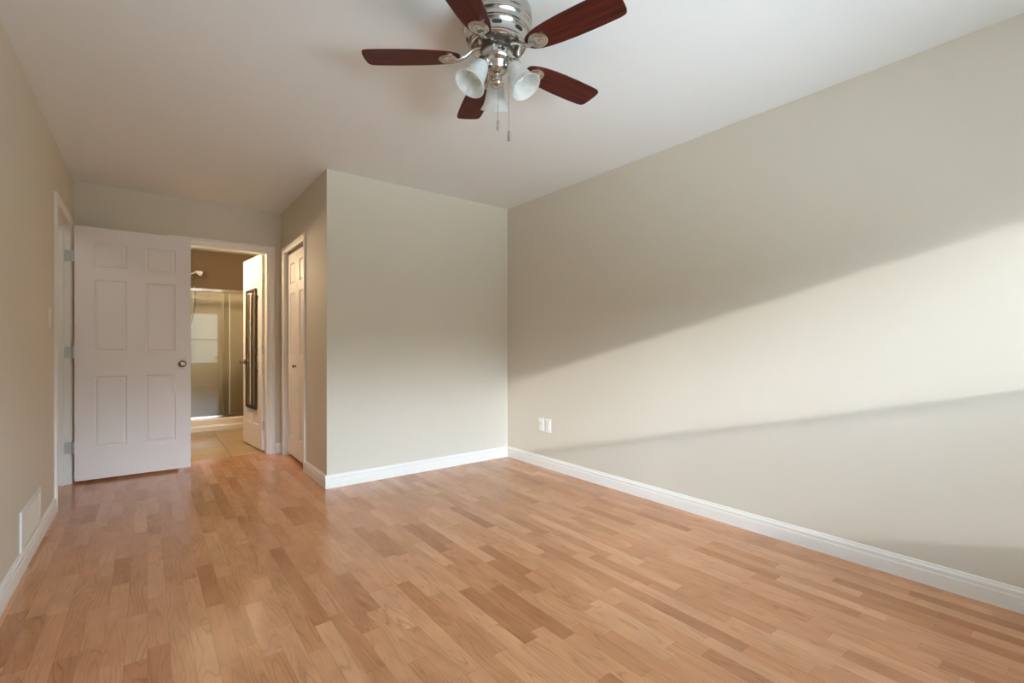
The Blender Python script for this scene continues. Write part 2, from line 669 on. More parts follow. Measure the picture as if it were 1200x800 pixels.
# baseboards
BBP = [(0, 0), (0.0135, 0), (0.0135, 0.060), (0.0125, 0.064), (0.0105, 0.066), (0.0105, 0.071), (0.0120, 0.078), (0.0110, 0.085),
       (0.0065, 0.089), (0.0060, 0.094), (0.0040, 0.100), (0.0, 0.101)]


def baseboard(name, a, b, n):
    bm = B()
    prism(bm, BBP, (*a, 0), (*b, 0), (*n, 0))
    struct(name, bm, 'trim')


baseboard('baseboard_right', (XR, YR), (XR, YC), (-1, 0))
baseboard('baseboard_closet_front', (XC - 0.0135, YC), (XR - 0.0135, YC), (0, -1))
baseboard('baseboard_closet_side', (XC, YC), (XC, 4.300), (-1, 0))
baseboard('baseboard_back_right', (1.026, YB), (XC, YB), (0, -1))
baseboard('baseboard_back_left', (XL, YB), (0.147, YB), (0, -1))
baseboard('baseboard_left', (XL, YR), (XL, 4.252), (1, 0))
baseboard('baseboard_rear', (XL, YR), (XR, YR), (0, 1))

# door casings and jambs
CP = [(0, 0), (0, 0.0135), (0.004, 0.016), (0.018, 0.0165), (0.026, 0.0125), (0.050, 0.0105), (0.058, 0.007), (0.059, 0)]   # across, out


def casing_run(bm, p0, p1, across, out, m0=0, m1=0):
    """moulded board; mitre m0/m1 shifts the inner..outer edge along the run"""
    p0, p1, across, out = Vector(p0), Vector(p1), Vector(across), Vector(out)
    d = (p1 - p0).normalized()
    prof = [(0.059 - c, q) for c, q in CP]      # thick edge outside
    r0 = [bm.verts.new(p0 + across * c + out * q + d * (m0 * c)) for c, q in prof]
    r1 = [bm.verts.new(p1 + across * c + out * q + d * (m1 * c)) for c, q in prof]
    k = len(prof)
    for i in range(k):
        j = (i + 1) % k
        bm.faces.new((r0[i], r0[j], r1[j], r1[i]))
    bm.faces.new(r0)
    bm.faces.new(r1)


def casing(name, axis, face, a0, a1, h, sgn, label):
    """frame round an opening a0..a1 on the wall plane face; sgn = outward sign"""
    bm = B()

    def P(a, z):
        return (a, face, z) if axis == 'X' else (face, a, z)
    A = Vector((1, 0, 0)) if axis == 'X' else Vector((0, 1, 0))
    O = (Vector((0, 1, 0)) if axis == 'X' else Vector((1, 0, 0))) * sgn
    U = Vector((0, 0, 1))
    casing_run(bm, P(a0, 0), P(a0, h), -A, O, 0, 1)
    casing_run(bm, P(a1, 0), P(a1, h), A, O, 0, 1)
    casing_run(bm, P(a0, h), P(a1, h), U, O, -1, 1)
    struct(name, bm, 'trim', label)


casing('trim_1', 'X', YB, BX0, BX1, DH - 0.0, -1, 'white moulded casing around the bathroom doorway')
casing('trim_2', 'Y', XC, KY0, KY1, DH - 0.025, -1, 'white moulded casing around the closet door')
casing('trim_3', 'Y', XL, LY0, LY1, DH + 0.005, 1, 'white moulded casing around the left wall doorway')


def jamb_x(name, x0, x1, y0, y1, h, t=0.014):
    bm = B()
    box(bm, x0 - 0.002, x0 + t, y0, y1, 0, h)
    box(bm, x1 - t, x1 + 0.002, y0, y1, 0, h)
    box(bm, x0 + t, x1 - t, y0, y1, h - t, h + 0.002)
    struct(name, bm, 'trim')


def jamb_y(name, y0, y1, x0, x1, h, t=0.014, stop=None):
    bm = B()
    box(bm, x0, x1, y0 - 0.002, y0 + t, 0, h)
    box(bm, x0, x1, y1 - t, y1 + 0.002, 0, h)
    box(bm, x0, x1, y0 + t, y1 - t, h - t, h + 0.002)
    if stop:
        box(bm, stop[0], stop[1], y0 + t, y0 + t + 0.011, 0, h - t)
        box(bm, stop[0], stop[1], y1 - t - 0.011, y1 - t, 0, h - t)
        box(bm, stop[0], stop[1], y0 + t, y1 - t, h - t - 0.011, h - t)
    struct(name, bm, 'trim')


jamb_x('trim_4', BX0, BX1, YB - 0.001, YB + T + 0.001, DH)
jamb_y('trim_5', LY0, LY1, XL - T - 0.001, XL + 0.001, DH + 0.02, stop=(XL - 0.075, XL - 0.038))
jamb_y('trim_6', KY0, KY1, XC - 0.001, XC + 0.111, DH - 0.01, t=0.010)

# ------------------------------------------------------------------ doors
def leaf_mesh(W, H, t, cols, rows, lip=0.013):
    """moulded panel door: x 0..W, z 0..H, front at y=0, back at y=t"""
    bm = B()
    xs = sorted({0, W, *[v for c in cols for v in c]})
    zs = sorted({0, H, *[v for r in rows for v in r]})
    pan = []
    grids = []
    for y in (0, t):
        g = [[bm.verts.new((x, y, z)) for z in zs] for x in xs]
        grids.append(g)
        for i in range(len(xs) - 1):
            for j in range(len(zs) - 1):
                q = (g[i][j], g[i + 1][j], g[i + 1][j + 1], g[i][j + 1])
                f = bm.faces.new(q if y == 0 else tuple(reversed(q)))
                if any(a == xs[i] and b == xs[i + 1] for a, b in cols) and any(a == zs[j] and b == zs[j + 1] for a, b in rows):
                    pan.append(f)
    g0, g1 = grids
    nx, nz = len(xs), len(zs)
    for i in range(nx - 1):
        bm.faces.new((g0[i][0], g1[i][0], g1[i + 1][0], g0[i + 1][0]))
        bm.faces.new((g0[i][-1], g0[i + 1][-1], g1[i + 1][-1], g1[i][-1]))
    for j in range(nz - 1):
        bm.faces.new((g0[0][j], g0[0][j + 1], g1[0][j + 1], g1[0][j]))
        bm.faces.new((g0[-1][j], g1[-1][j], g1[-1][j + 1], g0[-1][j + 1]))
    bmesh.ops.recalc_face_normals(bm, faces=bm.faces[:])
    bmesh.ops.inset_individual(bm, faces=pan, thickness=0.005, depth=-0.004)
    bmesh.ops.inset_individual(bm, faces=pan, thickness=lip * 0.6, depth=-0.004)
    bmesh.ops.inset_individual(bm, faces=pan, thickness=lip * 0.5, depth=0.0)
    bmesh.ops.inset_individual(bm, faces=pan, thickness=lip * 1.1, depth=0.006)
    return bm


def knob_bm(mat_dir, rose=0.031, ball=0.026, out=0.058):
    bm = B()
    prof = [(0.0, 0.0), (rose, 0.0), (rose, 0.004), (rose * 0.8, 0.009), (0.013, 0.011), (0.010, 0.016), (0.010, out - 0.036),
            (0.016, out - 0.032), (ball * 0.92, out - 0.022), (ball, out - 0.013), (ball * 0.95, out - 0.006), (ball * 0.72, out - 0.001),
            (ball * 0.62, out), (ball * 0.55, out - 0.0025), (0.0, out - 0.0025)]
    q = Vector(mat_dir).to_track_quat('Z', 'Y').to_matrix().to_4x4()
    lathe(bm, prof, 28, q)
    return bm


def hinge_bm(px, py, z, leaf_dir, wall_dir, h=0.089):
    """butt hinge: knuckle at px,py; two leaves along the two directions"""
    bm = B()
    seg = h / 5
    for k in range(5):
        lathe(bm, [(0.0, 0), (0.0062, 0), (0.0062, seg - 0.0008), (0.0, seg - 0.0008)], 14, Matrix.Translation((px, py, z - h / 2 + k * seg)))
    for sg in (-1, 1):
        lathe(bm, [(0.0, 0), (0.0045, 0.0), (0.003, 0.004), (0.0, 0.005)] if sg > 0 else [(0.0, 0), (0.0045, 0.0), (0.003, -0.004), (0.0, -0.005)], 12,
              Matrix.Translation((px, py, z + sg * h / 2)))
    for d in (leaf_dir, wall_dir):
        d = Vector((*d, 0)).normalized()
        n = Vector((-d.y, d.x, 0)) * 0.0013
        a = Vector((px, py, 0))
        b = a + d * 0.036
        vs = []
        for q in (a - n, b - n, b + n, a + n):
            vs.append((q, z - h / 2))
        lo = [bm.verts.new((q.x, q.y, z - h / 2)) for q, _ in vs]
        hi = [bm.verts.new((q.x, q.y, z + h / 2)) for q, _ in vs]
        bm.faces.new(lo)
        bm.faces.new(hi)
        for i in range(4):
            j = (i + 1) % 4
            bm.faces.new((lo[i], lo[j], hi[j], hi[i]))
    return bm


# door_1: the bedroom door, swung open against the back wall
DX0, DY0, DW, DHH = -0.452, 5.030, 0.757, 2.017
d1 = thing('door_1', 'white six-panel door swung wide open in front of the back wall', 'door', (DX0, DY0, 0.022), 0.0, kind='structure')
cols = [(0.115, 0.320), (0.440, 0.648)]
rows = [(0.252, 0.822), (1.020, 1.600), (1.690, 1.895)]
obj('door_leaf', leaf_mesh(DW, DHH, 0.035, cols, rows), 'door', d1)
obj('door_knob', knob_bm((0, -1, 0), 0.030, 0.026), 'nickel_dark', d1, True, loc=(0.696, 0.0, 0.912))
obj('door_knob', knob_bm((0, 1, 0), 0.030, 0.026), 'nickel_dark', d1, True, loc=(0.696, 0.035, 0.912))
bm = B()
box(bm, DW - 0.001, DW + 0.0015, 0.006, 0.029, 0.885, 0.942)
box(bm, DW, DW + 0.010, 0.011, 0.024, 0.902, 0.925, 0.003)
obj('latch_plate', bm, 'hinge', d1)
for z in (1.775, 1.018, 0.265):
    bm = B()
    # leaf on the jamb face, leaf on the door edge, knuckle between
    box(bm, -0.062, -0.014, 0.0295, 0.0315, z - 0.045, z + 0.045)
    box(bm, -0.014, -0.0005, 0.001, 0.0315, z - 0.045, z + 0.045, 0.0005)
    for k in range(5):
        lathe(bm, [(0.0, 0), (0.006, 0), (0.006, 0.0172), (0.0, 0.0172)], 14, Matrix.Translation((-0.008, 0.0, z - 0.045 + k * 0.018)))
    for zz in (-0.03, -0.012, 0.012, 0.03):
        q = Vector((0, -1, 0)).to_track_quat('Z', 'Y').to_matrix().to_4x4()
        lathe(bm, [(0.0, 0.0014), (0.003, 0.0012), (0.0042, 0)], 10, Matrix.Translation((-0.040 + (0.008 if abs(zz) < 0.02 else -0.006), 0.0295, z + zz)) @ q)
    obj('hinge', bm, 'hinge', d1, True)

# door_2: the bathroom door, opened inward
A2, B2 = Vector((0.927, 5.385)), Vector((0.862, 6.05))
dv = (B2 - A2).normalized()
d2 = thing('door_2', 'white door standing open inside the bathroom with a mirror hung on it', 'door', (A2.x, A2.y, 0.018), math.atan2(dv.y, dv.x), kind='structure')
# local +x runs towards the free edge; local +y is the side that faces the shower's left, i.e. the camera
W2 = 0.690
bm = leaf_mesh(W2, 2.02, 0.035, [(0.105, 0.300), (0.390, 0.585)], [(0.245, 0.815), (1.015, 1.600), (1.690, 1.890)])
bmesh.ops.translate(bm, verts=bm.verts[:], vec=(0, -0.035, 0))
obj('door_leaf', bm, 'door', d2)
obj('door_knob', knob_bm((0, 1, 0), 0.030, 0.025), 'nickel_dark', d2, True, loc=(W2 - 0.062, 0, 0.895))
obj('door_knob', knob_bm((0, -1, 0), 0.030, 0.025), 'nickel_dark', d2, True, loc=(W2 - 0.062, -0.035, 0.895))
for z in (1.775, 1.03, 0.255):
    bm = B()
    box(bm, -0.0025, 0.0, -0.031, 0.0, z - 0.045, z + 0.045)
    for k in range(5):
        lathe(bm, [(0.0, 0), (0.006, 0), (0.006, 0.0172), (0.0, 0.0172)], 14, Matrix.Translation((-0.005, -0.040, z - 0.045 + k * 0.018)))
    box(bm, -0.0035, -0.001, -0.040, -0.028, z - 0.045, z + 0.045)
    obj('hinge', bm, 'hinge', d2, True)

# door_3: closet bifold
FX = 1.112
gap = KY1 - KY0 - 0.030
lw = gap / 2 - 0.005
d3 = thing('door_3', 'white bifold closet door with narrow moulded panels, closed', 'door', (FX, KY1 - 0.020, 0.026), R(-90), kind='structure')
# local x runs towards the camera (-Y in the room); local y+ goes into the closet (+X)
lh = DH - 0.01 - 0.010 - 0.026 - 0.026
for k in range(2):
    bm = leaf_mesh(lw, lh, 0.032, [(0.088, lw - 0.088)], [(0.185, 0.778), (0.975, 1.580), (1.668, 1.868)], 0.012)
    o = obj('door_leaf', bm, 'door', d3, loc=(k * (lw + 0.003), 0, 0))
bm = B()
q = Vector((0, -1, 0)).to_track_quat('Z', 'Y').to_matrix().to_4x4()
lathe(bm, [(0, 0), (0.012, 0), (0.010, 0.003), (0.006, 0.008), (0.006, 0.014), (0.013, 0.020), (0.0155, 0.026), (0.013, 0.031), (0.006, 0.033), (0, 0.033)], 22, q)
obj('door_knob', bm, 'bronze', d3, True, loc=(lw - 0.034, 0, 0.872))
bm = B()
box(bm, KY0 + 0.012, KY1 - 0.012, FX + 0.005, FX + 0.028, 0, 0.018)
bmesh.ops.transform(bm, matrix=Matrix(((0, 1, 0, 0), (1, 0, 0, 0), (0, 0, 1, 0), (0, 0, 0, 1))), verts=bm.verts[:])
bmesh.ops.translate(bm, verts=bm.verts[:], vec=(0, 0, DH - 0.01 - 0.010 - 0.0185))
struct('trim_7', bm, 'black', 'dark track above the bifold closet door')
# closet interior is closed off by a back board behind the leaves
bm = B()
box(bm, 1.60, 1.66, YC + T, YB, 0, CH)
struct('wall_closet_back', bm, 'wall')

# ------------------------------------------------------------------ rear window with blinds
wn = thing('window_1', 'white double-hung window with blinds in the wall behind the camera', 'window', (0, YR, 0), 0, kind='structure')
MX = 1.135
bm = B()
y0, y1 = -T - 0.002, -0.03
f = 0.03
box(bm, WX0, WX0 + f, y0, y1, WZ0, WZ1)
box(bm, WX1 - f, WX1, y0, y1, WZ0, WZ1)
box(bm, WX0 + f, WX1 - f, y0, y1, WZ1 - f, WZ1)
box(bm, WX0 + f, WX1 - f, y0, y1, WZ0, WZ0 + f)
obj('window_frame', bm, 'vinyl', wn)
MZ = 1.275
for z0, z1, yy in ((WZ0 + f, MZ + 0.02, -0.075), (MZ - 0.02, WZ1 - f, -0.105)):
    a, b, s = WX0 + f, WX1 - f, 0.028
    bm = B()
    box(bm, a, a + s, yy - 0.012, yy + 0.012, z0, z1)
    box(bm, b - s, b, yy - 0.012, yy + 0.012, z0, z1)
    box(bm, a + s, b - s, yy - 0.012, yy + 0.012, z0, z0 + 0.045)
    box(bm, a + s, b - s, yy - 0.012, yy + 0.012, z1 - 0.04, z1)
    sash = obj('sash', bm, 'vinyl', wn)
    bm = B()
    box(bm, a + s, b - s, yy - 0.002, yy + 0.002, z0 + 0.045, z1 - 0.04)
    obj('pane', bm, 'pane', sash)
bm = B()
box(bm, WX0 - 0.06, WX1 + 0.06, 0.0, 0.03, WZ0 - 0.03, WZ0)
box(bm, WX0, WX1, -0.03, 0.0, WZ0 - 0.03, WZ0)
obj('window_sill', bm, 'trim', wn)
casing_bm = B()
for (c0, c1, ac, m0, m1) in (((WX0, 0, WZ0), (WX0, 0, WZ1), (-1, 0, 0), 0, 1), ((WX1, 0, WZ0), (WX1, 0, WZ1), (1, 0, 0), 0, 1), ((WX0, 0, WZ1), (WX1, 0, WZ1), (0, 0, 1), -1, 1)):
    casing_run(casing_bm, c0, c1, ac, (0, 1, 0), m0, m1)
obj('window_casing', casing_bm, 'trim', wn)

for i, (a, b, lab) in enumerate(((WX0 + 0.006, MX - 0.002, 'wide white horizontal blind in the rear window'), (MX + 0.002, WX1 - 0.006, 'narrow white horizontal blind in the rear window'))):
    bl = thing('window_blind', lab, 'blind', ((a + b) / 2, YR - 0.028, WZ0), 0, 'blinds in the rear window')
    hw = (b - a) / 2
    bm = B()
    box(bm, -hw, hw, -0.022, 0.022, WZ1 - WZ0 - 0.05, WZ1 - WZ0 - 0.004, 0.004)
    obj('headrail', bm, 'slat', bl)
    z = WZ1 - WZ0 - 0.075
    sl = None
    while z > 0.05:
        if sl is None:
            bm = B()
            prof = [(-0.0142, -0.0016), (-0.007, 0.0006), (0, 0.0013), (0.007, 0.0006), (0.0142, -0.0016), (0.007, -0.0004), (0, 0.0003), (-0.007, -0.0004)]
            prism(bm, prof, (-hw + 0.004, 0, 0), (hw - 0.004, 0, 0), (0, 1, 0))
            sl = obj('slat', bm, 'slat', bl, loc=(0, 0, z))
            sl.rotation_euler = (R(0), 0, 0)
        else:
            c = sl.copy()
            COL.objects.link(c)
            c.location = (0, 0, z)
            if z + WZ0 < MZ:
                c.rotation_euler = (R(21.5), 0, 0)
        z -= 0.027
    bm = B()
    box(bm, -hw + 0.004, hw - 0.004, -0.019, 0.019, 0.012, 0.030, 0.003)
    obj('bottom_rail', bm, 'slat', bl)
    for x in (-hw * 0.7, hw * 0.7):
        for y in (-0.0205, 0.0205):
            bm = B()
            tube(bm, [(x, y, 0.03), (x, y, WZ1 - WZ0 - 0.05)], 0.0009, 5)
            obj('ladder_cord', bm, 'slat', bl)

# ------------------------------------------------------------------ ceiling fan
FXC, FYC = 1.1155, 1.538
fan = thing('ceiling_fan', 'brushed nickel ceiling fan with five dark mahogany blades and three glass lamp shades', 'ceiling fan', (FXC, FYC, CH), 0)
# z below is measured down from the ceiling
bm = B()
lathe(bm, [(0.0, 0.0), (0.128, 0.0), (0.138, -0.010), (0.141, -0.024), (0.141, -0.052), (0.137, -0.056), (0.137, -0.062), (0.141, -0.066), (0.141, -0.074),
           (0.135, -0.080), (0.131, -0.094), (0.132, -0.098), (0.128, -0.102), (0.128, -0.106), (0.1245, -0.110), (0.1170, -0.140), (0.118, -0.144), (0.114, -0.147),
           (0.114, -0.151), (0.109, -0.154), (0.103, -0.155), (0.096, -0.152), (0.074, -0.130), (0.0, -0.130)], 64)
hous = obj('motor_housing', bm, 'nickel', fan, True)
for k in range(8):
    a = R(234 + 45 * k)
    bm = B()
    # an oval slot lying on the tapered band
    P0 = Vector((0.1208, 0, -0.125))
    tx, tz = Vector((0, 1, 0)), Vector((0.243, 0, 0.97)).normalized()
    nn = Vector((0.97, 0, -0.243)).normalized()
    ring, ring2 = [], []
    for s in range(24):
        th = 2 * PI * s / 24
        yy = 0.019 * math.copysign(abs(math.cos(th)) ** 0.6, math.cos(th))
        zz = 0.0062 * math.copysign(abs(math.sin(th)) ** 0.7, math.sin(th))
        rr_ = math.sqrt(max(0, P0.x ** 2 - yy * yy)) - P0.x
        p = P0 + tx * yy + tz * zz + Vector((rr_, 0, 0))
        ring.append(bm.verts.new(p + nn * 0.0012))
        ring2.append(bm.verts.new(p - nn * 0.003))
    bm.faces.new(ring)
    bm.faces.new(ring2)
    for s in range(24):
        bm.faces.new((ring[s], ring[(s + 1) % 24], ring2[(s + 1) % 24], ring2[s]))
    obj('vent_slot', bm, 'black', hous, rot=(0, 0, a))
bm = B()
lathe(bm, [(0.0, -0.129), (0.067, -0.129), (0.067, -0.133), (0.063, -0.134), (0.063, -0.164), (0.066, -0.166), (0.0, -0.166)], 48)
obj('flywheel', bm, 'nickel', fan, True)
bm = B()
lathe(bm, [(0.0, -0.1655), (0.0675, -0.1655), (0.0685, -0.168), (0.0675, -0.1705), (0.0, -0.1705)], 48)
obj('rubber_ring', bm, 'rubber', fan, True)
bm = B()
lathe(bm, [(0.0, -0.1705), (0.064, -0.1705), (0.0655, -0.176), (0.0640, -0.205), (0.058, -0.214), (0.050, -0.218), (0.046, -0.224), (0.044, -0.238),
           (0.036, -0.250), (0.022, -0.257), (0.013, -0.260), (0.010, -0.266), (0.010, -0.272), (0.015, -0.276), (0.0115, -0.281), (0.012, -0.286),
           (0.022, -0.291), (0.0265, -0.298), (0.024, -0.305), (0.014, -0.310), (0.0, -0.312)], 48)
kit = obj('light_kit', bm, 'nickel', fan, True)
# small dark emblem on the side of the light kit that faces the room
bm = B()
ea = R(234 + 20)
for dx, dz, r in ((0.0, 0.006, 0.0042), (0.0, -0.006, 0.0042), (0.0062, 0, 0.0042), (-0.0062, 0, 0.0042), (0.0, 0.0, 0.003), (-0.016, 0.0, 0.0032), (-0.0125, -0.002, 0.002)):
    n0 = [bm.verts.new((0.0658, dx + r * math.cos(s * PI / 4), -0.190 + dz + r * math.sin(s * PI / 4))) for s in range(8)]
    n1 = [bm.verts.new((0.0630, v.co.y, v.co.z)) for v in n0]
    bm.faces.new(n0)
    bm.faces.new(list(reversed(n1)))
    for s in range(8):
        bm.faces.new((n0[s], n0[(s + 1) % 8], n1[(s + 1) % 8], n1[s]))
obj('emblem', bm, 'black', kit, rot=(0, 0, ea))

BLZ = -0.190
PITCH = R(-7)


def blade_bm():
    bm = B()
    pts = []
    prof = [(0.148, 0.020), (0.152, 0.027), (0.165, 0.036), (0.190, 0.046), (0.225, 0.053), (0.27, 0.058), (0.33, 0.0615), (0.40, 0.063), (0.46, 0.0625),
            (0.505, 0.061), (0.522, 0.0575), (0.530, 0.051), (0.5335, 0.040), (0.5355, 0.02)]
    up = [(x, y) for x, y in prof]
    dn = [(x, -y) for x, y in reversed(prof)]
    loop = up + [(0.536, 0.0)] + dn + [(0.147, 0.0)]
    t = 0.0028
    lo = [bm.verts.new((x, y, -t)) for x, y in loop]
    hi = [bm.verts.new((x, y, t)) for x, y in loop]
    bm.faces.new(lo)
    bm.faces.new(hi)
    n = len(loop)
    rim = []
    for i in range(n):
        j = (i + 1) % n
        bm.faces.new((lo[i], lo[j], hi[j], hi[i]))
    return bm


def bracket_bm():
    bm = B()
    # arm from the flywheel out and under the blade, in blade coordinates
    tube(bm, [(0.060, 0, 0.036), (0.085, 0, 0.032), (0.105, 0, 0.022), (0.125, 0, 0.006), (0.150, 0, -0.006), (0.185, 0, -0.008)],
         [0.0135, 0.0105, 0.0085, 0.0085, 0.010, 0.011], 12)
    mt = Matrix.Translation((0.197, 0, -0.0028)) @ Matrix.Diagonal((1.0, 1.0, -1.0, 1.0))
    lathe(bm, [(0.0, -0.0005), (0.0385, 0.0), (0.0385, 0.004), (0.036, 0.0065), (0.0325, 0.007), (0.030, 0.0055), (0.0275, 0.0055), (0.025, 0.0075),
               (0.021, 0.0080), (0.019, 0.0065), (0.012, 0.0065), (0.008, 0.0085), (0.0, 0.0090)], 40, mt)
    return bm


b0 = obj('blade', blade_bm(), 'blade', fan)
k0 = obj('blade_bracket', bracket_bm(), 'nickel', b0, True)
for i in range(5):
    a = R(142.3 + 72 * i)
    if i:
        b = b0.copy()
        COL.objects.link(b)
        kk = k0.copy()
        COL.objects.link(kk)
        kk.parent = b
    else:
        b = b0
    b.rotation_mode = 'QUATERNION'
    b.rotation_quaternion = (Matrix.Rotation(a, 3, 'Z') @ Matrix.Rotation(PITCH, 3, 'X')).to_quaternion()
    b.location = (0, 0, BLZ)


def shade_bm():
    bm = B()
    outer = [(0.0235, 0.0), (0.026, -0.006), (0.031, -0.020), (0.036, -0.040), (0.040, -0.062), (0.044, -0.082), (0.050, -0.100), (0.058, -0.114), (0.0625, -0.120)]
    inner = [(r - 0.0032, z + 0.0005) for r, z in reversed(outer)]
    inner[0] = (0.0605, -0.1212)
    lathe(bm, outer + inner, 48)
    return bm


s0 = k1 = None
for i in range(3):
    a = R(58 + 120 * i)
    if s0 is None:
        s = s0 = obj('lamp_shade', shade_bm(), 'alabaster', fan, True)
        bm = B()
        lathe(bm, [(0.0, 0.030), (0.012, 0.028), (0.014, 0.016), (0.024, 0.012), (0.0265, 0.006), (0.0275, -0.010), (0.0260, -0.012), (0.0, -0.012)], 32)
        tube(bm, [(0, 0, 0.024), (-0.012, 0, 0.034), (-0.030, 0, 0.034)], [0.010, 0.010, 0.012], 12)
        k1 = obj('socket', bm, 'nickel', s0, True)
        bm = B()
        lathe(bm, [(0, -0.012), (0.011, -0.014), (0.012, -0.026), (0.018, -0.042), (0.021, -0.056), (0.017, -0.070), (0.008, -0.077), (0, -0.078)], 24)
        k2 = obj('bulb', bm, 'plastic', s0, True)
    else:
        s = s0.copy()
        COL.objects.link(s)
        for q_ in (k1, k2):
            c = q_.copy()
            COL.objects.link(c)
            c.parent = s
    s.rotation_mode = 'QUATERNION'
    s.rotation_quaternion = (Matrix.Rotation(a, 3, 'Z') @ Matrix.Rotation(R(-31), 3, 'Y')).to_quaternion()
    rad = 0.066
    s.location = (rad * math.cos(a), rad * math.sin(a), -0.236)

right = Vector((math.cos(YAW), -math.sin(YAW), 0))
fwd = Vector((math.sin(YAW), math.cos(YAW), 0))
for off, zt, zb in (((right * 0.006 - fwd * 0.066), -0.186, -0.478), ((right * 0.048 - fwd * 0.040), -0.196, -0.506)):
    bm = B()
    tube(bm, [(off.x * 0.97, off.y * 0.97, zt + 0.002), (off.x, off.y, zt - 0.004), (off.x, off.y, zb)], 0.0011, 6)
    for q in range(30):
        z = zt - 0.008 + (zb - zt) * q / 30
        bmesh.ops.create_icosphere(bm, subdivisions=1, radius=0.0018, matrix=Matrix.Translation((off.x, off.y, z)))
    ch = obj('pull_chain', bm, 'nickel', fan, True)
    bm = B()
    lathe(bm, [(0, 0.004), (0.003, 0.002), (0.0055, -0.002), (0.0058, -0.004), (0.0058, -0.034), (0.0048, -0.037), (0.0, -0.0385)], 16, Matrix.Translation((off.x, off.y, zb)))
    obj('pull_weight', bm, 'nickel', ch, True)

# ------------------------------------------------------------------ small wall fittings
# cold air grille on the left wall
VY0, VY1, VZ0, VZ1 = 3.185, 3.690, 0.103, 0.300
vent = thing('air_vent', 'ivory louvred air grille low on the left wall above the baseboard', 'vent', (XL, (VY0 + VY1) / 2, VZ0), 0)
hy, hz = (VY1 - VY0) / 2, VZ1 - VZ0
bm = B()
for (a, b, c, d) in ((-hy, -hy + 0.028, 0, hz), (hy - 0.028, hy, 0, hz), (-hy + 0.028, hy - 0.028, 0, 0.026), (-hy + 0.028, hy - 0.028, hz - 0.026, hz)):
    box(bm, 0, 0.011, a, b, c, d, 0.003)
obj('vent_frame', bm, 'plastic', vent)
bm = B()
box(bm, 0.0004, 0.0012, -hy + 0.02, hy - 0.02, 0.02, hz - 0.02)
obj('vent_back', bm, 'ivory', vent)
n_l = 11
lv = None
for k in range(n_l):
    z = 0.030 + (hz - 0.060) * (k + 0.5) / n_l
    if lv is None:
        bm = B()
        box(bm, -0.0006, 0.0006, -hy + 0.022, hy - 0.022, -0.0088, 0.0088)
        lv = obj('louvre', bm, 'ivory', vent, loc=(0.0062, 0, z), rot=(0, R(-24), 0))
    else:
        c = lv.copy()
        COL.objects.link(c)
        c.location = (0.0062, 0, z)

# light switch on the left wall
sw = thing('light_switch', 'white light switch plate on the left wall before the doorway', 'light switch', (XL, 4.055, 1.205), 0)
bm = B()
box(bm, 0, 0.006, -0.036, 0.036, 0, 0.116, 0.0025, 2)
obj('switch_plate', bm, 'plastic', sw)
bm = B()
box(bm, 0.005, 0.0085, -0.0165, 0.0165, 0.025, 0.091, 0.0015)
obj('rocker', bm, 'plastic', sw, rot=(0, 0, 0))

# two wall plates on the right wall
for yc, lab, kind in ((3.196, 'white outlet plate nearest the corner low on the right wall', 'duplex'), (3.104, 'white wall plate beside the outlet, farther from the corner', 'jack')):
    ot = thing('outlet_plate' if kind == 'duplex' else 'jack_plate', lab, 'outlet' if kind == 'duplex' else 'wall plate', (XR, yc, 0.323), 0)
    bm = B()
    box(bm, -0.0065, 0, -0.036, 0.036, 0, 0.116, 0.0025, 2)
    obj('plate', bm, 'plastic', ot)
    if kind == 'duplex':
        for z in (0.037, 0.079):
            bm = B()
            box(bm, -0.0085, -0.004, -0.016, 0.016, z - 0.0135, z + 0.0135, 0.002)
            rc = obj('receptacle', bm, 'plastic', ot)
            bm = B()
            box(bm, -0.0087, -0.008, -0.0075, -0.0055, z - 0.004, z + 0.006)
            box(bm, -0.0087, -0.008, 0.0055, 0.0075, z - 0.004, z + 0.006)
            obj('slot', bm, 'black', rc)
    else:
        bm = B()
        box(bm, -0.008, -0.004, -0.0165, 0.0165, 0.025, 0.091, 0.0015)
        obj('insert', bm, 'plastic', ot)

# ------------------------------------------------------------------ mirror hung on the bathroom door
mz0, mz1, ms0, ms1 = 0.42, 1.695, 0.160, 0.530
mw, mh = ms1 - ms0, mz1 - mz0
d2r = math.atan2(dv.y, dv.x)
nrm = Vector((-dv.y, dv.x))
mp_ = A2 + dv * ms0 + nrm * 0.006
mi = thing('hanging_mirror', 'tall narrow mirror in a dark brown frame hanging on the open bathroom door', 'mirror', (mp_.x, mp_.y, mz0), d2r)
fw = 0.036
bm = B()
FP = [(0, 0), (0, 0.012), (0.006, 0.0145), (0.016, 0.013), (0.030, 0.0115), (fw, 0.0095), (fw, 0)]     # across from outside, out (local +y)


def frame_run(bm, p0, p1, inward):
    p0, p1, inward = Vector(p0), Vector(p1), Vector(inward)
    d = (p1 - p0).normalized()
    r0 = [bm.verts.new(p0 + inward * c + Vector((0, q, 0)) + d * c) for c, q in FP]
    r1 = [bm.verts.new(p1 + inward * c + Vector((0, q, 0)) - d * c) for c, q in FP]
    k = len(FP)
    for i in range(k):
        j = (i + 1) % k
        bm.faces.new((r0[i], r0[j], r1[j], r1[i]))


